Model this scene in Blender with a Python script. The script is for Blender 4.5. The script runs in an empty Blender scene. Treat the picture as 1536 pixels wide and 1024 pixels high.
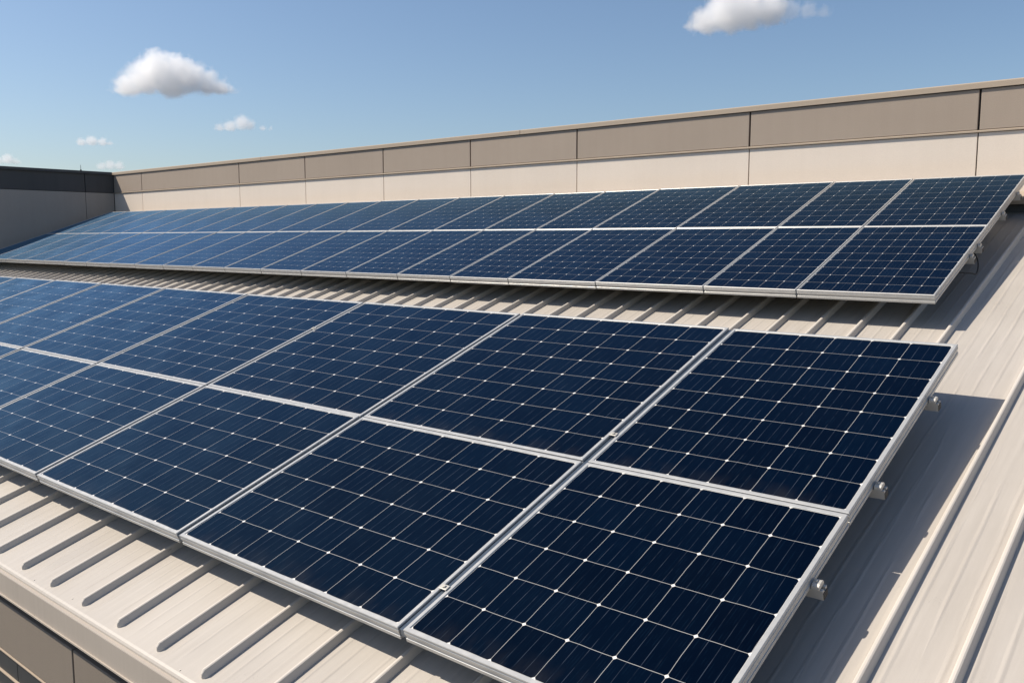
import bpy, bmesh, math, random
from mathutils import Vector, Matrix, noise

S = bpy.context.scene
COL = S.collection
R = math.radians
random.seed(7)

# ------------------------------------------------------------------ camera, sky, sun, exposure
cd = bpy.data.cameras.new('camera')
cd.sensor_width = 36.0
cd.lens = 30.716
cd.clip_start = 0.05
cd.clip_end = 20000
cam = bpy.data.objects.new('camera', cd)
COL.objects.link(cam)
cam.location = (1.132, -4.841, 7.534)
cam.rotation_euler = (math.pi / 2 - 0.11697, 0, 0.70476)
S.camera = cam

SUN_TRAVEL = Vector((0.75, 0.50, -1.0)).normalized()
to_sun = -SUN_TRAVEL
world = bpy.data.worlds.new('World')
S.world = world
world.use_nodes = True
wn = world.node_tree
wn.nodes.clear()
wo = wn.nodes.new('ShaderNodeOutputWorld')
wb = wn.nodes.new('ShaderNodeBackground')
sky = wn.nodes.new('ShaderNodeTexSky')
sky.sky_type = 'NISHITA'
sky.sun_disc = False
sky.sun_elevation = math.asin(to_sun.z)
sky.sun_rotation = math.atan2(to_sun.x, to_sun.y)
sky.altitude = 100
sky.air_density = 1.0
sky.dust_density = 1.2
sky.ozone_density = 3.4
wb.inputs['Strength'].default_value = 0.095
wn.links.new(sky.outputs[0], wb.inputs[0])
wn.links.new(wb.outputs[0], wo.inputs[0])

sd = bpy.data.lights.new('sun', 'SUN')
sd.energy = 4.5
sd.angle = R(0.5)
sd.color = (1.0, 0.91, 0.79)
sun = bpy.data.objects.new('sun', sd)
COL.objects.link(sun)
sun.rotation_euler = SUN_TRAVEL.to_track_quat('-Z', 'Y').to_euler()

S.view_settings.view_transform = 'Standard'
S.view_settings.look = 'None'
S.view_settings.exposure = 0.35
S.view_settings.gamma = 1.0
S.cycles.use_denoising = True
S.cycles.volume_bounces = 48
S.cycles.max_bounces = 48
S.cycles.diffuse_bounces = 6
S.cycles.glossy_bounces = 6
S.cycles.transparent_max_bounces = 16

GLASS_R0 = 0.29                               # textured anti-reflective solar glass
CLOUD_G = 0.35
CLOUD_K = 1.0

# ------------------------------------------------------------------ node helpers
class NT:
    def __init__(self, name):
        self.m = bpy.data.materials.new(name)
        self.m.use_nodes = True
        self.t = self.m.node_tree
        self.t.nodes.clear()
        self.out = self.t.nodes.new('ShaderNodeOutputMaterial')

    def n(self, kind, **kw):
        nd = self.t.nodes.new(kind)
        for k, v in kw.items():
            setattr(nd, k, v)
        return nd

    def put(self, sock, v):
        if isinstance(v, bpy.types.NodeSocket):
            self.t.links.new(v, sock)
        else:
            sock.default_value = v

    def math(self, op, a, b=None, c=None, clamp=False):
        nd = self.n('ShaderNodeMath', operation=op, use_clamp=clamp)
        for i, v in enumerate((a, b, c)):
            if v is not None:
                self.put(nd.inputs[i], v)
        return nd.outputs[0]

    def less(self, v, edge, soft):
        """1 where v is below edge, soft step"""
        nd = self.n('ShaderNodeMapRange', interpolation_type='SMOOTHSTEP')
        self.put(nd.inputs[0], v)
        nd.inputs[1].default_value = edge - soft
        nd.inputs[2].default_value = edge + soft
        nd.inputs[3].default_value = 1.0
        nd.inputs[4].default_value = 0.0
        return nd.outputs[0]

    def rng(self, v, a, b, c, d):
        nd = self.n('ShaderNodeMapRange')
        self.put(nd.inputs[0], v)
        for i, x in enumerate((a, b, c, d)):
            nd.inputs[i + 1].default_value = x
        return nd.outputs[0]

    def mix(self, f, a, b):
        nd = self.n('ShaderNodeMix', data_type='RGBA')
        self.put(nd.inputs[0], f)
        self.put(nd.inputs[6], a)
        self.put(nd.inputs[7], b)
        return nd.outputs[2]

    def coords(self, which='Object', scale=(1, 1, 1)):
        tc = self.n('ShaderNodeTexCoord')
        mp = self.n('ShaderNodeMapping')
        mp.inputs['Scale'].default_value = scale
        self.t.links.new(tc.outputs[which], mp.inputs[0])
        return mp.outputs[0]

    def noise(self, vec, scale, detail=3.0, rough=0.55, dist=0.0):
        nd = self.n('ShaderNodeTexNoise')
        self.put(nd.inputs['Vector'], vec)
        nd.inputs['Scale'].default_value = scale
        nd.inputs['Detail'].default_value = detail
        nd.inputs['Roughness'].default_value = rough
        nd.inputs['Distortion'].default_value = dist
        return nd.outputs[0]

    def bump(self, h, strength, dist, normal=None):
        nd = self.n('ShaderNodeBump')
        nd.inputs['Strength'].default_value = strength
        nd.inputs['Distance'].default_value = dist
        self.put(nd.inputs['Height'], h)
        if normal is not None:
            self.put(nd.inputs['Normal'], normal)
        return nd.outputs[0]

    def bsdf(self, color, rough=0.5, metal=0.0, normal=None, spec=0.5, coat=0.0):
        nd = self.n('ShaderNodeBsdfPrincipled')
        self.put(nd.inputs['Base Color'], color)
        self.put(nd.inputs['Roughness'], rough)
        self.put(nd.inputs['Metallic'], metal)
        nd.inputs['Specular IOR Level'].default_value = spec
        if coat:
            nd.inputs['Coat Weight'].default_value = coat
        if normal is not None:
            self.put(nd.inputs['Normal'], normal)
        self.t.links.new(nd.outputs[0], self.out.inputs[0])
        return self.m


def col(c):
    return (c[0], c[1], c[2], 1.0)


# ------------------------------------------------------------------ materials
def mat_cells():
    k = NT('silicon_cells_under_glass')
    tc = k.n('ShaderNodeTexCoord')
    sep = k.n('ShaderNodeSeparateXYZ')
    k.t.links.new(tc.outputs['UV'], sep.inputs[0])
    oc = k.coords('Object')
    info = k.n('ShaderNodeObjectInfo')
    wob = k.math('MULTIPLY', k.math('SUBTRACT', k.noise(oc, 7.0, 2.0), 0.5), 0.035)
    u = k.math('ADD', sep.outputs[0], wob)
    v = k.math('ADD', sep.outputs[1], wob)
    fu, fv = k.math('FRACT', u), k.math('FRACT', v)
    bu = k.math('SUBTRACT', 0.5, k.math('ABSOLUTE', k.math('SUBTRACT', fu, 0.5)))
    bv = k.math('SUBTRACT', 0.5, k.math('ABSOLUTE', k.math('SUBTRACT', fv, 0.5)))
    line = k.math('MAXIMUM', k.less(bu, 0.0042, 0.0025), k.less(bv, 0.0050, 0.0025))
    dia = k.less(k.math('ADD', bu, bv), 0.048, 0.008)
    # thin busbars and contact fingers running up the slope, worn and broken
    wob2 = k.math('MULTIPLY', k.math('SUBTRACT', k.noise(k.coords('Object', (1, .35, 1)), 16.0, 2.0), 0.5), 0.06)
    fb = k.math('FRACT', k.math('ADD', k.math('MULTIPLY', sep.outputs[0], 4.0), k.math('ADD', wob2, 0.5)))
    bb = k.math('ABSOLUTE', k.math('SUBTRACT', fb, 0.5))
    brk = k.rng(k.noise(k.coords('Object', (9, 1.6, 1)), 5.0, 3.0), 0.40, 0.62, 0.05, 0.75)
    bus = k.math('MULTIPLY', k.less(bb, 0.02, 0.018), brk)
    ff = k.math('FRACT', k.math('ADD', k.math('MULTIPLY', sep.outputs[0], 17.0), k.math('MULTIPLY', wob2, 5.0)))
    fin = k.math('MULTIPLY', k.less(k.math('ABSOLUTE', k.math('SUBTRACT', ff, 0.5)), 0.12, 0.1),
                 k.rng(k.noise(k.coords('Object', (26, 3.2, 1)), 3.0, 3.0), 0.5, 0.66, 0.0, 0.5))
    # per-cell shade
    cell = k.n('ShaderNodeCombineXYZ')
    k.t.links.new(k.math('FLOOR', u), cell.inputs[0])
    k.t.links.new(k.math('FLOOR', v), cell.inputs[1])
    k.t.links.new(info.outputs['Random'], cell.inputs[2])
    wnz = k.n('ShaderNodeTexWhiteNoise', noise_dimensions='3D')
    k.t.links.new(cell.outputs[0], wnz.inputs['Vector'])
    tone = k.math('ADD', k.math('MULTIPLY', wnz.outputs[0], 0.7), k.math('MULTIPLY', info.outputs['Random'], 0.25))
    base = k.mix(tone, col((0.0001, 0.0012, 0.0055)), col((0.0002, 0.0032, 0.0115)))
    base = k.mix(fin, base, col((0.004, 0.013, 0.028)))
    base = k.mix(bus, base, col((0.055, 0.070, 0.095)))
    base = k.mix(line, base, col((0.38, 0.375, 0.36)))
    base = k.mix(dia, base, col((0.72, 0.70, 0.66)))
    # grime washed down against the lower frame edge, and dried drops
    grime = k.math('MULTIPLY', k.rng(v, 0.0, .55, 1.0, 0.0), k.rng(k.noise(k.coords('Object', (1, .4, 1)), 9.0, 4.0), .42, .78, 0.0, .13))
    base = k.mix(grime, base, col((0.13, 0.115, 0.095)))
    wav = k.noise(k.coords('Object', (1.0, 0.6, 1)), 5.0, 2.0)
    dust = k.noise(k.coords('Object', (1, 1, 1)), 2.2, 5.0, 0.65)
    nrm = k.bump(wav, 0.05, 0.02)
    rough = k.rng(dust, 0.3, 0.75, GLASS_R0, GLASS_R0 + .1)
    # cells behind glass: diffuse body, a blue sheen standing in for reflected sky, and the bluish mirror of the anti-reflective coating
    k.bsdf(base, .6, 0.0, None, spec=0.0)
    body = k.out.inputs[0].links[0].from_node
    body.inputs['Sheen Weight'].default_value = 0.55
    body.inputs['Sheen Roughness'].default_value = 0.20
    body.inputs['Sheen Tint'].default_value = (.20, .50, .92, 1)
    gl = k.n('ShaderNodeBsdfGlossy')
    gl.inputs['Color'].default_value = (.36, .66, 1.0, 1)
    k.put(gl.inputs['Roughness'], rough)
    k.put(gl.inputs['Normal'], nrm)
    fr = k.n('ShaderNodeFresnel')
    fr.inputs['IOR'].default_value = 1.175
    mx = k.n('ShaderNodeMixShader')
    k.t.links.new(fr.outputs[0], mx.inputs[0])
    k.t.links.new(body.outputs[0], mx.inputs[1])
    k.t.links.new(gl.outputs[0], mx.inputs[2])
    k.t.links.new(mx.outputs[0], k.out.inputs[0])
    return k.m


def mat_backsheet():
    k = NT('white_backsheet_margin')
    n = k.noise(k.coords(), 30, 2)
    return k.bsdf(k.mix(n, col((.55, .54, .51)), col((.66, .65, .62))), 0.25)


def mat_alu(name, c0, c1, rough, metal):
    k = NT(name)
    n = k.noise(k.coords('Object', (3, 3, 3)), 6.0, 4.0, .6)
    f = k.noise(k.coords('Object', (2, 60, 60)), 5.0, 2.0)
    r = k.math('ADD', k.rng(n, .3, .7, rough - .06, rough + .08), 0.0)
    return k.bsdf(k.mix(n, col(c0), col(c1)), r, metal, k.bump(f, .06, .002))


def mat_roof(name, c0, c1, pencil=True):
    k = NT(name)
    oc = k.coords()
    sep = k.n('ShaderNodeSeparateXYZ')
    k.t.links.new(oc, sep.inputs[0])
    big = k.noise(oc, 0.9, 5.0, .6)
    streak = k.noise(k.coords('Object', (14, .7, 1)), 2.0, 5.0, .65)
    grain = k.noise(oc, 160.0, 2.0)
    f = k.math('ADD', k.math('MULTIPLY', big, .45), k.math('MULTIPLY', streak, .55))
    base = k.mix(k.rng(f, .32, .68, 0, 1), col(c0), col(c1))
    # stray dark scuffs
    sc = k.noise(k.coords('Object', (5, 1.6, 1)), 7.0, 2.0, .5, 1.2)
    scuff = k.math('MULTIPLY', k.less(k.math('ABSOLUTE', k.math('SUBTRACT', sc, .5)), .006, .004),
                   k.rng(k.noise(oc, 3.3, 2.0), .63, .72, 0, .55))
    base = k.mix(scuff, base, col((.16, .145, .13)))
    h = k.math('MULTIPLY', grain, .12)
    if pencil:
        wob = k.math('MULTIPLY', k.math('SUBTRACT', k.noise(k.coords('Object', (1.2, .5, 1)), 2.6, 4.0), .5), .022)
        fx = k.math('FRACT', k.math('DIVIDE', k.math('ADD', sep.outputs[0], wob), .0800))
        ridge = k.less(k.math('ABSOLUTE', k.math('SUBTRACT', fx, .5)), .09, .09)
        on = k.rng(k.noise(k.coords('Object', (9, .55, 1)), 2.2, 3.0), .38, .56, .1, 1.0)
        on = k.math('MULTIPLY', on, k.rng(sep.outputs[1], .05, .14, 0.0, 1.0))   # the folded nose of the sheet is plain
        h = k.math('ADD', h, k.math('MULTIPLY', ridge, on))
    nrm = k.bump(h, 0.42, 0.006)
    return k.bsdf(base, k.rng(big, .3, .7, .38, .52), 0.0, nrm, spec=.4)


def mat_stucco(name, c0, c1, bumpk=.25):
    k = NT(name)
    oc = k.coords()
    fine = k.noise(oc, 130.0, 3.0, .7)
    big = k.noise(oc, .8, 5.0, .6)
    drip = k.noise(k.coords('Object', (6, 6, .35)), 1.6, 5.0, .6)
    f = k.math('ADD', k.math('ADD', k.math('MULTIPLY', big, .4), k.math('MULTIPLY', drip, .18)), k.math('MULTIPLY', fine, .42))
    info = k.n('ShaderNodeObjectInfo')          # each cladding panel a touch different
    f = k.math('ADD', f, k.math('MULTIPLY', k.math('SUBTRACT', info.outputs['Random'], .5), .10))
    return k.bsdf(k.mix(k.rng(f, .35, .65, 0, 1), col(c0), col(c1)), .85, 0.0, k.bump(fine, bumpk, .006), spec=.25)


def mat_plain(name, c0, c1, rough=.6, metal=0.0):
    k = NT(name)
    n = k.noise(k.coords(), 8.0, 4.0)
    return k.bsdf(k.mix(n, col(c0), col(c1)), rough, metal)


def mat_cloud(name, dens, puffs, size):
    """vapour that thins out towards the rim of every puff and is torn by noise"""
    k = NT(name)
    oc = k.coords()
    f = None
    for (x, y, z, rad) in puffs:
        vm = k.n('ShaderNodeVectorMath', operation='DISTANCE')
        k.t.links.new(oc, vm.inputs[0])
        vm.inputs[1].default_value = (x, y, z)
        g = k.math('MULTIPLY', k.math('SUBTRACT', rad, vm.outputs['Value']), 1.0 / size)
        f = g if f is None else k.math('SMOOTH_MAX', f, g, .12)
    sep = k.n('ShaderNodeSeparateXYZ')
    k.t.links.new(oc, sep.inputs[0])
    f = k.math('SUBTRACT', f, k.math('MAXIMUM', k.math('MULTIPLY', k.math('ADD', sep.outputs[2], .32 * size), -1.1 / size), 0.0))
    n1 = k.noise(oc, 2.1 / size, 7.0, .62, .4)
    f = k.math('ADD', f, k.math('MULTIPLY', k.math('SUBTRACT', n1, .5), 1.7))
    pv = k.n('ShaderNodeVolumePrincipled')
    pv.inputs['Color'].default_value = (1, 1, 1, 1)
    pv.inputs['Anisotropy'].default_value = CLOUD_G
    k.put(pv.inputs['Density'], k.rng(f, .02, .50, 0.0, dens * CLOUD_K))
    k.t.links.new(pv.outputs[0], k.out.inputs['Volume'])
    return k.m


M_CELL = mat_cells()
M_BACK = mat_backsheet()
M_FRAME = mat_alu('anodised_frame', (.43, .43, .415), (.53, .52, .495), .38, .3)
M_RAIL = mat_alu('mill_aluminium', (.46, .44, .40), (.58, .55, .50), .5, .3)
M_STRIP = mat_alu('sky_tinted_cover_strip', (.085, .115, .150), (.12, .15, .19), .30, .5)  # blue grey colour stands for sky reflected in the joint
M_STEEL = mat_alu('galvanised_steel', (.42, .40, .36), (.60, .57, .50), .5, .3)
M_DARK = mat_plain('black_rubber_and_shadow_gap', (.018, .018, .019), (.03, .03, .03), .7)
M_ROOF = mat_roof('painted_roof_sheet', (.395, .359, .314), (.475, .435, .385))
M_RIB = mat_roof('highlit_roof_rib', (.53, .485, .425), (.61, .56, .495), False)  # lighter than the sheet: the sunlit ridge highlight is put into the colour
M_FASC = mat_roof('painted_fascia', (.40, .35, .295), (.45, .395, .335), False)
M_UP = mat_stucco('taupe_stucco', (.33, .270, .216), (.385, .317, .255))
M_LO = mat_stucco('cream_stucco', (.665, .582, .492), (.745, .654, .555), .15)
M_COPE = mat_stucco('taupe_coping', (.375, .306, .235), (.43, .352, .27), .06)
M_SUP = mat_stucco('shaded_taupe_stucco', (.085, .083, .080), (.115, .112, .108))  # side wall's upper band: shade put into a darker colour
M_SLO = mat_stucco('shaded_cream_stucco', (.365, .325, .28), (.43, .385, .335), .15)  # cream darkened by colour for the shaded left wall
M_FUP = mat_stucco('facade_taupe', (.215, .180, .145), (.255, .215, .172))
M_FDK = mat_plain('charcoal_cladding', (.035, .037, .038), (.05, .052, .052), .55)
M_FGR = mat_stucco('grey_lower_cladding', (.10, .105, .105), (.14, .145, .14))

# ------------------------------------------------------------------ object helpers
def setp(o, label=None, cat=None, group=None, kind=None):
    for key, v in (('label', label), ('category', cat), ('group', group), ('kind', kind)):
        if v:
            o[key] = v
    return o


def empty(name, loc, rot=(0, 0, 0), **kw):
    o = bpy.data.objects.new(name, None)
    o.empty_display_size = .1
    o.location = loc
    o.rotation_euler = rot
    COL.objects.link(o)
    return setp(o, **kw)


def link(name, bm, mats, parent=None, loc=(0, 0, 0), rot=(0, 0, 0), smooth=False, bevel=0.0, **kw):
    me = bpy.data.meshes.new(name)
    bmesh.ops.recalc_face_normals(bm, faces=bm.faces[:])
    bm.to_mesh(me)
    bm.free()
    for m in (mats if isinstance(mats, (list, tuple)) else [mats]):
        me.materials.append(m)
    if smooth:
        for p in me.polygons:
            p.use_smooth = True
    o = bpy.data.objects.new(name, me)
    o.location = loc
    o.rotation_euler = rot
    COL.objects.link(o)
    if parent:
        o.parent = parent
    if bevel:
        md = o.modifiers.new('bevel', 'BEVEL')
        md.width = bevel
        md.segments = 2
        md.limit_method = 'ANGLE'
    return setp(o, **kw)


def box(bm, x0, x1, y0, y1, z0, z1):
    v = [bm.verts.new(p) for p in ((x0, y0, z0), (x1, y0, z0), (x1, y1, z0), (x0, y1, z0),
                                   (x0, y0, z1), (x1, y0, z1), (x1, y1, z1), (x0, y1, z1))]
    for f in ((0, 3, 2, 1), (4, 5, 6, 7), (0, 1, 5, 4), (1, 2, 6, 5), (2, 3, 7, 6), (3, 0, 4, 7)):
        bm.faces.new([v[i] for i in f])


def prism(bm, prof, x0, x1, axis='x'):
    """profile (a,b) swept along one axis"""
    def pt(t, a, b):
        return (t, a, b) if axis == 'x' else (a, t, b)
    A = [bm.verts.new(pt(x0, a, b)) for a, b in prof]
    B = [bm.verts.new(pt(x1, a, b)) for a, b in prof]
    n = len(prof)
    bm.faces.new(A)
    bm.faces.new(B[::-1])
    for i in range(n):
        j = (i + 1) % n
        bm.faces.new((A[i], B[i], B[j], A[j]))


def cyl(bm, c, r, h, axis='z', seg=12, r2=None):
    rot = {'z': Matrix(), 'x': Matrix.Rotation(math.pi / 2, 4, 'Y'), 'y': Matrix.Rotation(-math.pi / 2, 4, 'X')}[axis]
    bmesh.ops.create_cone(bm, cap_ends=True, segments=seg, radius1=r, radius2=r if r2 is None else r2, depth=h,
                          matrix=Matrix.Translation(c) @ rot)


# ------------------------------------------------------------------ main dimensions
A = 0.33411                     # tilt of the panels
B = 0.30                        # slope of the roof
Z0 = 7.0                        # height of the front array's upper right corner
EAVE_Y, WALL_Y, LEFT_X, RIGHT_X = -3.11, 3.72, -16.87, 9.0
HOVER = 0.31 / math.cos(B)


def roof_z(y):
    return Z0 + y * math.tan(B) - HOVER


# ------------------------------------------------------------------ ground
bm = bmesh.new()
vs = [bm.verts.new(p) for p in ((-6000, -6000, 0), (6000, -6000, 0), (6000, 6000, 0), (-6000, 6000, 0))]
bm.faces.new(vs)
link('ground', bm, mat_stucco('asphalt_ground', (.05, .05, .05), (.075, .072, .068)), kind='structure')

# ------------------------------------------------------------------ roof
roof = empty('metal_roof', (0, EAVE_Y, roof_z(EAVE_Y)), (B, 0, 0),
             label='cream standing seam metal roof sloping under both solar arrays', cat='roof', kind='thing')
VL = (WALL_Y - EAVE_Y) / math.cos(B)          # slope length
bm = bmesh.new()
prof = [(0.0, -.14), (0.0, -.022), (.004, -.010), (.012, -.003), (.024, 0.0), (VL, 0.0), (VL, -.14)]
prism(bm, prof, LEFT_X, RIGHT_X)
link('roof_sheet', bm, M_ROOF, roof)


def rib_bm(x, v0, v1, h=.036):
    bm = bmesh.new()
    w0, w1 = .019, .009
    sec = [(-w0, -.002), (-w0, .002), (-w1, h - .003), (-w1 + .005, h), (w1 - .005, h), (w1, h - .003), (w0, .002), (w0, -.002)]
    rows = []
    for v, k in ((v0, .0), (v0 + .005, .5), (v0 + .020, 1.0), (v1, 1.0)):
        rows.append([bm.verts.new((x + a * (.12 + .88 * k), v, -.002 + (b + .002) * (.25 + .75 * k))) for a, b in sec])
    for r0, r1 in zip(rows, rows[1:]):
        for i in range(len(sec)):
            j = (i + 1) % len(sec)
            bm.faces.new((r0[i], r0[j], r1[j], r1[i]))
    bm.faces.new(rows[0])
    bm.faces.new(rows[-1][::-1])
    return bm


LAP = 2.0                                     # the two runs of sheet lap under the front array
for i in range(10):                           # full-length ribs right of the arrays
    link('rib', rib_bm(.226 + .2585 * i, .05, VL - .02), M_RIB, roof)
x = -.274
while x > -13.2:
    link('rib', rib_bm(x, LAP, VL - .02), M_RIB, roof)
    x -= .2650
far = bmesh.new()
x2 = x
while x2 > LEFT_X + .2:
    t = rib_bm(x2, LAP, VL - .02)
    me = bpy.data.meshes.new('t'); t.to_mesh(me); t.free(); far.from_mesh(me); bpy.data.meshes.remove(me)
    x2 -= .2650
x = -.214
while x > -5.4:
    link('rib', rib_bm(x, .05, LAP - .03), M_RIB, roof)
    x -= .3700
while x > LEFT_X + .2:
    t = rib_bm(x, .05, LAP - .03)
    me = bpy.data.meshes.new('t'); t.to_mesh(me); t.free(); far.from_mesh(me); bpy.data.meshes.remove(me)
    x -= .3700
link('more_ribs', far, M_RIB, roof, kind='stuff')

bm = bmesh.new()                              # eave fascia, plumb
prism(bm, [(-.012, -.136), (-.012, -.018), (-.010, -.014), (.03, -.013), (.03, -.136)], LEFT_X, RIGHT_X)
link('eave_fascia', bm, M_FASC, roof, loc=(0, -.002, -.004), rot=(-B, 0, 0))
bm = bmesh.new()
prism(bm, [(-.020, -.146), (-.020, -.138), (.05, -.138), (.05, -.146)], LEFT_X, RIGHT_X)
link('drip_edge', bm, M_FASC, roof, loc=(0, -.002, -.004), rot=(-B, 0, 0))
bm = bmesh.new()                              # screw heads along the eave
for x in (-4.93, -3.72, -3.30, -2.21, -1.1, .4):
    cyl(bm, (x, .05 + random.uniform(-.02, .02), .001), .004, .003, seg=8)
link('eave_screws', bm, M_STEEL, roof)

# ------------------------------------------------------------------ facade below the eave
fy = -3.082
fac = empty('facade_wall', (0, fy, 0), label='taupe and charcoal clad facade dropping away below the eave', cat='wall', kind='thing')
ez = roof_z(EAVE_Y)
bm = bmesh.new()
box(bm, LEFT_X, RIGHT_X, .04, .30, 0, ez - .20)
link('backing_wall', bm, M_DARK, fac)
JX = [-3.277 + 2.25 * i for i in range(-6, 6)]
for x0, x1 in zip(JX, JX[1:]):
    bm = bmesh.new()
    box(bm, max(x0, LEFT_X) + .008, min(x1, RIGHT_X) - .008, 0, .038, 5.176, 5.478)
    link('facade_panel', bm, M_FUP, fac, bevel=.004)
for z in (5.169, 5.034, 4.928):
    bm = bmesh.new()
    box(bm, LEFT_X, RIGHT_X, -.006, .036, z - .003, z + .003)
    link('facade_trim', bm, M_COPE, fac)
for z0, z1, off in ((5.041, 5.162, 0.0), (4.935, 5.027, .55)):
    x = -4.046 + off - 1.8 * 7
    while x < RIGHT_X - 1.8:
        bm = bmesh.new()
        box(bm, x + .004, x + 1.796, .006, .036, z0, z1)
        link('charcoal_panel', bm, M_FDK, fac)
        x += 1.8
bm = bmesh.new()
box(bm, LEFT_X, RIGHT_X, .003, .037, 0.05, 4.921)
link('lower_cladding', bm, M_FGR, fac)

# ------------------------------------------------------------------ parapet walls
TOP, COPB, SPLIT = 8.885, 8.832, 8.458
wall = empty('parapet_wall', (0, WALL_Y, 0), label='long sunlit parapet wall, taupe above and cream below, behind the rear array', cat='wall', kind='thing')
WX = [LEFT_X, -15.70, -12.285, -10.43, -8.58, -6.86, -5.13, -2.94, -.81, 1.35, 3.5, 5.7, 7.9, RIGHT_X]
base_z = roof_z(WALL_Y) - .3
bm = bmesh.new()
box(bm, LEFT_X - .3, RIGHT_X, .02, .30, base_z, COPB - .002)
link('wall_core', bm, M_DARK, wall)
for x0, x1 in zip(WX, WX[1:]):
    g = .009
    bm = bmesh.new()
    box(bm, x0 + g, x1 - g, -.008, .018, SPLIT + .016, COPB - .014)
    link('upper_panel', bm, M_UP, wall, bevel=.004)
    bm = bmesh.new()
    box(bm, x0 + .005, x1 - .005, -.004, .018, base_z, SPLIT - .010)
    link('lower_panel', bm, M_LO, wall, bevel=.003)
bm = bmesh.new()
prism(bm, [(-.022, SPLIT - .006), (-.022, SPLIT + .006), (-.012, SPLIT + .012), (.019, SPLIT + .012), (.019, SPLIT - .006)], LEFT_X, RIGHT_X)
link('band_trim', bm, M_COPE, wall)
for x0, x1 in ((LEFT_X - .3, -11.6), (-11.595, -6.0), (-5.995, -.2), (-.195, RIGHT_X)):
    bm = bmesh.new()
    prism(bm, [(-.026, COPB - .010), (-.026, TOP - .014), (-.021, TOP - .006), (.34, TOP), (.34, COPB - .010), (.305, COPB - .010),
               (.305, COPB), (-.018, COPB), (-.018, COPB - .010)], x0, x1)
    link('coping', bm, M_COPE, wall, bevel=.003)
rz = roof_z(WALL_Y)
bm = bmesh.new()
prism(bm, [(-.33, rz - .010), (-.335, rz + .030), (-.320, rz + .046), (-.005, rz + .110), (-.005, rz - .010)], LEFT_X, RIGHT_X)
link('base_flashing', bm, M_COPE, wall)
bm = bmesh.new()
box(bm, LEFT_X, RIGHT_X, -.25, -.006, rz - .20, rz - .013)
link('flashing_upstand', bm, M_FGR, wall)  # dark grey colour stands for the shade under the flashing lip

side = empty('side_parapet_wall', (LEFT_X, 0, 0), label='shaded parapet wall closing the left end of the roof, upper band darkened for shade', cat='wall', kind='thing')
bm = bmesh.new()
box(bm, -.30, -.02, EAVE_Y + .02, WALL_Y + .018, 0, COPB - .002)
link('wall_core', bm, M_DARK, side)
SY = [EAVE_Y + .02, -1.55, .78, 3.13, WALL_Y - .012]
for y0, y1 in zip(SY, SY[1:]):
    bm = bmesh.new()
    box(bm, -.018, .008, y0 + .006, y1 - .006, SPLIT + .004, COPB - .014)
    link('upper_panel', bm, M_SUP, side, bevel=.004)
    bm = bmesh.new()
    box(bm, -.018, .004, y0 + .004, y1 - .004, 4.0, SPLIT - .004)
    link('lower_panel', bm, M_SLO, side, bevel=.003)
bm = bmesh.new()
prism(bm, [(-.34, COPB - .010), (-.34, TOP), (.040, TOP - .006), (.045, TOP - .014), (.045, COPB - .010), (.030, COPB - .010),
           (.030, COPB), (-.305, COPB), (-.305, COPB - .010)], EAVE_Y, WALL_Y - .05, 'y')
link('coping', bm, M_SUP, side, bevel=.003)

rod = empty('lightning_rod', (LEFT_X - .12, 3.12, TOP - .002), label='thin lightning rod standing on the coping of the left wall', cat='lightning rod')
bm = bmesh.new(); cyl(bm, (0, 0, .012), .016, .024)
link('base', bm, M_DARK, rod)
bm = bmesh.new(); cyl(bm, (0, 0, .065), .005, .085, r2=.0035)
link('rod', bm, M_DARK, rod)
bm = bmesh.new(); cyl(bm, (0, 0, .117), .0034, .02, r2=.0008)
link('tip', bm, M_DARK, rod)

# ------------------------------------------------------------------ solar panels
FT = .058                                       # frame depth
LIP = .0195


def frame_bm(w, l, LIP):
    bm = bmesh.new()
    prof = [(0, -FT), (0, -.044), (.003, -.042), (.003, -.030), (0, -.028), (0, -.016), (.002, -.014), (.002, -.011), (0, -.009), (0, -.0025),
            (.0025, 0), (LIP - .002, 0), (LIP, -.002), (LIP, -.010), (.006, -.012), (.006, -FT + .003), (.026, -FT + .003), (.026, -FT)]
    rings = []
    for cx, cy, sx, sy in ((0, 0, 1, 1), (w, 0, -1, 1), (w, l, -1, -1), (0, l, 1, -1)):
        rings.append([bm.verts.new((cx + sx * i, cy + sy * i, z)) for i, z in prof])
    n = len(prof)
    for q in range(4):
        a, b = rings[q], rings[(q + 1) % 4]
        for i in range(n):
            j = (i + 1) % n
            bm.faces.new((a[i], b[i], b[j], a[j]))
    return bm


def glass_bm(w, l, nc, nr, LIP):
    bm = bmesh.new()
    uvl = bm.loops.layers.uv.new('cells')
    e, m, z = LIP - .001, LIP + .002, -.0045
    o = [bm.verts.new(p) for p in ((e, e, z), (w - e, e, z), (w - e, l - e, z), (e, l - e, z))]
    i = [bm.verts.new(p) for p in ((m, m, z), (w - m, m, z), (w - m, l - m, z), (m, l - m, z))]
    u = [bm.verts.new(p) for p in ((e, e, z - .006), (w - e, e, z - .006), (w - e, l - e, z - .006), (e, l - e, z - .006))]
    f = bm.faces.new(i)
    for lp, uv in zip(f.loops, ((0, 0), (nc, 0), (nc, nr), (0, nr))):
        lp[uvl].uv = uv
    for k in range(4):
        j = (k + 1) % 4
        q = bm.faces.new((o[k], o[j], i[j], i[k])); q.material_index = 1
        q = bm.faces.new((u[k], u[j], o[j], o[k])); q.material_index = 1
    q = bm.faces.new(u[::-1]); q.material_index = 2  # underside coloured black to deepen the shade beneath the panels
    return bm


def jbox_bm(w, l):
    bm = bmesh.new()
    box(bm, w / 2 - .055, w / 2 + .055, l - .19, l - .09, -.034, -.0115)
    return bm


MESH = {}


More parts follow.
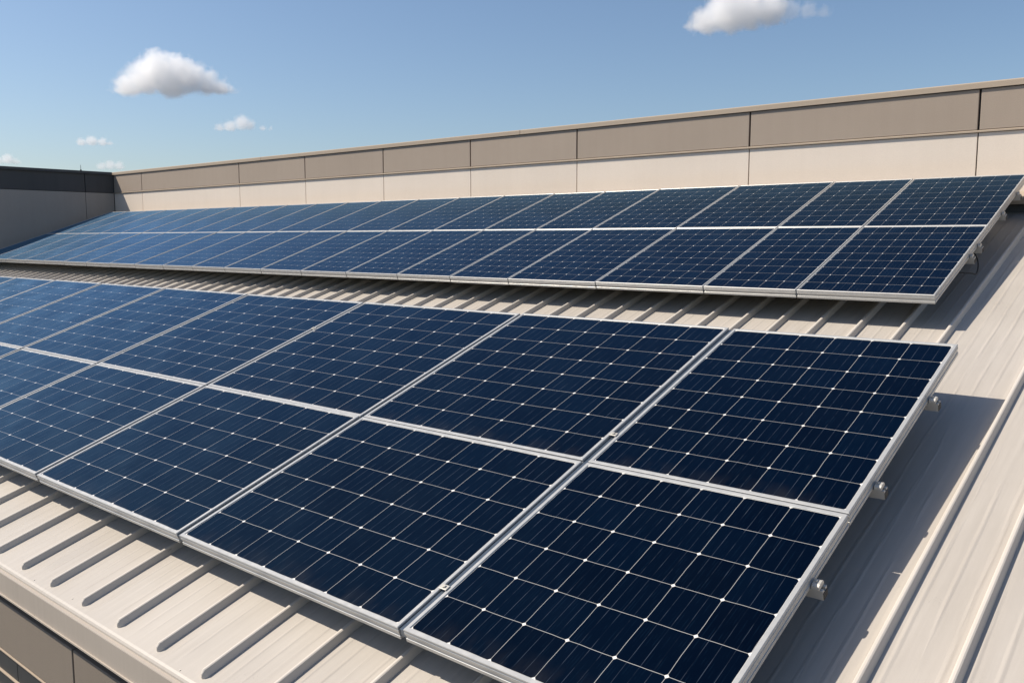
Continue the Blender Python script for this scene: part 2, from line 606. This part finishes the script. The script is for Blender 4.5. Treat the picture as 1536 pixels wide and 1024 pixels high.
def panel(origin, x0, w, d0, l, nc, nr, label, group, lip=LIP):
    """x0: left edge, d0: distance of the lower edge below the array's top edge"""
    loc = Vector(origin) + Vector((x0, -math.cos(A) * d0, -math.sin(A) * d0))
    loc.z += random.uniform(-.0012, .0012)
    t = empty('solar_panel', loc, (A + R(random.uniform(-.10, .10)), R(random.uniform(-.08, .08)), 0), label=label, cat='solar panel', group=group)
    key = (round(w, 4), round(l, 4), nc, nr)
    if key not in MESH:
        fr = link('frame', frame_bm(w, l, lip), M_FRAME, t)
        gl = link('glass', glass_bm(w, l, nc, nr, lip), [M_CELL, M_BACK, M_DARK], t)
        MESH[key] = (fr, gl)
    else:
        for src in MESH[key]:
            c = src.copy()
            COL.objects.link(c)
            c.parent = t
    return t


ORD = ['first', 'second', 'third', 'fourth', 'fifth', 'sixth', 'seventh', 'eighth', 'ninth', 'tenth', 'eleventh', 'twelfth', 'thirteenth',
       'fourteenth', 'fifteenth', 'sixteenth', 'seventeenth', 'eighteenth', 'nineteenth', 'twentieth', 'twenty-first']


def place_word(i):
    return 'right end panel' if i == 0 else ORD[i] + ' from its right end'


# front array: origin is its upper right corner
P0 = Vector((0, 0, Z0))
L1, L2 = 1.589, 1.266
NX = [0, 1.2507, 2.8935, 4.6297, 6.3703, 7.9659, 9.4858, 10.80, 12.06, 13.40]
GAP, HG = .032, .007
for i, (a, b) in enumerate(zip(NX, NX[1:])):
    nc = 6 if i == 0 else 7
    g0 = 0 if i == 0 else GAP / 2
    w = b - a - g0 - GAP / 2
    for row, d, l, nr in (('upper', L1 - HG / 2, L1 - HG / 2, 8), ('lower', L1 + L2, L2 - HG / 2, 6)):
        if row == 'lower' and i > 6:
            continue
        size = 'narrow dark navy' if i == 0 else 'wide navy'
        panel(P0, -b + GAP / 2, w, d, l, nc, nr,
              '%s solar panel, %s row of the front array, %s' % (size, row, place_word(i)), 'solar panels of the front array')

# rear array
F0 = Vector((-.350, .870, Z0 + .193))           # its lower right corner
M1, M2 = 1.329, 1.306
FWID = [.870, .693, .948, .914, .699, .713, .771, .758, .752, .752, .724, .723] + [.743] * 9
FNC = [8, 5, 7, 7, 6, 6] + [6] * 15
FX = [0.0]
for w in FWID:
    FX.append(FX[-1] + w)
FTOP = F0 + Vector((0, math.cos(A), math.sin(A))) * (M1 + M2)
FG = .009
for i, (a, b) in enumerate(zip(FX, FX[1:])):
    g0 = 0 if i == 0 else FG / 2
    w = b - a - g0 - FG / 2
    for row, d, l in (('upper', M2 - HG / 2, M2 - HG / 2), ('lower', M1 + M2, M1 - HG / 2)):
        panel(FTOP, -b + FG / 2, w, d, l, FNC[i], 9,
              'blue solar panel, %s row of the rear array, %s' % (row, place_word(i)), 'solar panels of the rear array', .0105)


# cover strips in the joints, clamps
def on_array(top, x, d, n=0.0):
    return Vector(top) + Vector((x, -math.cos(A) * d - math.sin(A) * n, -math.sin(A) * d + math.cos(A) * n))


def strips(top, xs, length, gap, which, grp):
    for i, x in enumerate(xs):
        L = length[i] if isinstance(length, list) else length
        t = link('joint_cover_strip', bmesh_box(-gap / 2 + .0015, gap / 2 - .0015, .004, L - .004, -.045, -.012), M_STRIP,
                 loc=on_array(top, -x, L), rot=(A, 0, 0),
                 label='blue grey strip in the joint of the %s array, %s joint from the right' % (which, ORD[i]),
                 cat='cover strip', group=grp)


def bmesh_box(*a):
    bm = bmesh.new()
    box(bm, *a)
    return bm


strips(P0, NX[1:-1], [L1 + L2] * 6 + [L1] * 2, GAP, 'front', 'cover strips between the front panels')
strips(FTOP, FX[1:8], M1 + M2, FG, 'rear', 'cover strips between the rear panels')


def clamp(pos, label):
    t = empty('mid_clamp', pos, (A, 0, 0), label=label, cat='clamp', group='clamps in the panel joints')
    bm = bmesh.new()
    box(bm, -.021, .021, -.014, .014, .0015, .0055)
    link('plate', bm, M_STEEL, t, bevel=.002)
    bm = bmesh.new()
    cyl(bm, (0, 0, .0085), .009, .006, seg=6)
    link('bolt', bm, M_STEEL, t, bevel=.001)


clamp(on_array(P0, -NX[1], 1.330), 'small steel clamp in the first joint, just above mid-height of the front array')
clamp(on_array(P0, -NX[1], 2.600), 'small steel clamp in the first joint near the lower edge of the front array')
clamp(on_array(P0, -NX[3], .565), 'small steel clamp in the third joint, high in the front array')


# ------------------------------------------------------------------ rails under the arrays
def rail(top, d, xl, which, word, out):
    pos = on_array(top, 0, d, -FT - .001)
    t = empty('mounting_rail', pos, (A, 0, 0), label='aluminium mounting rail under the %s array, %s rail end from the top' % (which, word),
              cat='mounting rail', group='mounting rails under the arrays')
    bm = bmesh.new()
    prism(bm, [(-.020, -.040), (-.020, 0), (-.007, 0), (-.007, -.010), (.007, -.010), (.007, 0), (.020, 0), (.020, -.040)], xl, out)
    link('rail', bm, M_RAIL, t)
    bm = bmesh.new()                            # end clamp: L-shaped block with bolt
    prism(bm, [(-.024, .001), (-.022, .016), (-.012, .021), (.012, .021), (.022, .016), (.024, .001)], .004, out - .010)
    link('end_clamp', bm, M_RAIL, t, bevel=.002)
    bm = bmesh.new()
    cyl(bm, (.016, 0, .024), .005, .006, seg=6)
    link('bolt', bm, M_STEEL, t)
    bm = bmesh.new()
    box(bm, out + .0002, out + .0022, -.018, .018, -.038, -.010)
    link('end_cap', bm, M_DARK, t)
    # feet reaching down to the roof, plumb to the slope of the rail
    y = pos.y
    x = -.22
    while x > xl:
        drop = (pos.z - roof_z(pos.y)) * math.cos(B)
        bm = bmesh.new()
        box(bm, x - .018, x + .018, .0215, .0265, -drop - .012, -.004)
        box(bm, x - .018, x + .018, -.030, .0210, -drop + .001, -drop + .006)
        link('foot', bm, M_STEEL, t)
        x -= 1.35
    return t


for d, wd in ((.519, 'first'), (1.296, 'second'), (1.970, 'third'), (2.60, 'fourth')):
    rail(P0, d, -13.3 if d < L1 else -9.4, 'front', wd, .044)
MT = M1 + M2
for d, wd in ((MT - 2.25, 'first'), (MT - 1.75, 'second'), (MT - 1.04, 'third'), (MT - .83, 'fourth')):
    rail(FTOP, d, -16.2, 'rear', wd, .030)


# black cable looped between the two lower rail ends of the rear array
cab = bpy.data.curves.new('cable', 'CURVE')
cab.dimensions = '3D'
cab.bevel_depth = .0045
cab.bevel_resolution = 2
sp = cab.splines.new('BEZIER')
pts = [on_array(FTOP, -.10, MT - .62, -.085), on_array(FTOP, .012, MT - .77, -.150), on_array(FTOP, .022, MT - .90, -.195),
       on_array(FTOP, .010, MT - .99, -.145), on_array(FTOP, -.06, MT - 1.10, -.085)]
sp.bezier_points.add(len(pts) - 1)
for bp, p in zip(sp.bezier_points, pts):
    bp.co = p
    bp.handle_left_type = bp.handle_right_type = 'AUTO'
tmp = bpy.data.objects.new('cable', cab)
cme = bpy.data.meshes.new_from_object(tmp)
bpy.data.objects.remove(tmp)
cme.materials.clear()
cme.materials.append(M_DARK)
co = bpy.data.objects.new('cable', cme)
COL.objects.link(co)
setp(co, 'black cable looping down between two rail ends at the rear array', 'cable')

# ------------------------------------------------------------------ clouds
CF = Vector((-math.sin(.70476), math.cos(.70476), 0))
CR = Vector((math.cos(.70476), math.sin(.70476), 0))


def cloud(center, puffs, dens, label, size, vox=3.0):
    """center (right, forward, up) in metres from the roof; puffs: (right, depth, up, radius)"""
    c = Vector((1.1, -4.8, 0)) + CR * center[0] + CF * center[1] + Vector((0, 0, center[2]))
    bm = bmesh.new()
    for (r, d, u, rad) in puffs:
        bmesh.ops.create_icosphere(bm, subdivisions=3, radius=rad + .42 * size, matrix=Matrix.Translation((r, d, u)))
    o = link('cloud', bm, mat_cloud('cloud_vapour', dens, puffs, size), loc=c, rot=(0, 0, .70476), label=label, cat='cloud')
    md = o.modifiers.new('merge', 'REMESH')
    md.mode = 'VOXEL'
    md.voxel_size = vox
    return o


D = 1200.0
PX = D / 1310.57


def at(px, py, dist=D):
    """direction of a cloud seen from the roof, as right / forward / up metres"""
    p = .11697
    a, b = (px - 768) / 1310.57, (512 - py) / 1310.57
    f = math.cos(p) + b * math.sin(p)
    u = b * math.cos(p) - math.sin(p)
    return (a / f * dist, dist, 7.5 + u / f * dist)


cloud(at(256, 128), [(-56, 0, -4, 22), (-38, 5, 9, 26), (-14, -4, 18, 29), (9, 4, 17, 27), (30, -2, 8, 24), (50, 3, 0, 21), (68, 0, -5, 15), (2, 0, -4, 26), (-72, 0, -8, 10), (80, 0, -9, 9)],
      .085, 'big white heaped cloud above the left wall', 24)
cloud(at(1102, 30), [(-54, 0, -18, 17), (-36, 4, -4, 26), (-10, 0, 10, 34), (18, 4, 14, 32), (46, 0, 14, 26), (-4, 0, -8, 22)],
      .075, 'large soft white cloud cut by the top of the picture, right of centre', 28)
cloud(at(1182, 18), [(-24, 0, 0, 22), (2, 3, 1, 19), (26, 0, 1, 15), (48, 0, 0, 11), (-12, 2, -10, 16)],
      .020, 'thin grey wisp trailing off the right side of the large top cloud', 15)
cloud(at(362, 190, 1900), [(-46, 0, -4, 13), (-24, 2, -1, 17), (2, 0, 7, 19), (16, 1, 4, 15), (46, 0, -5, 9), (62, 0, -6, 7)], .05,
      'small wispy cloud right of and below the big left cloud', 16)
cloud(at(140, 214, 2100), [(-28, 0, 0, 13), (-4, 1, 3, 15), (22, 0, 0, 13), (40, 0, -2, 8)], 0.060, 'faint little cloud low between the left wall and the big cloud', 13)
cloud(at(165, 250, 2300), [(-22, 0, 0, 14), (0, 1, 3, 16), (24, 0, 1, 15)], .040, 'pale cloud peeking over the corner of the two walls', 14)
cloud(at(8, 242, 2300), [(-18, 0, 0, 14), (6, 1, 5, 17), (28, 0, -3, 12)], .045, 'pale cloud at the far left edge just above the left wall', 14)
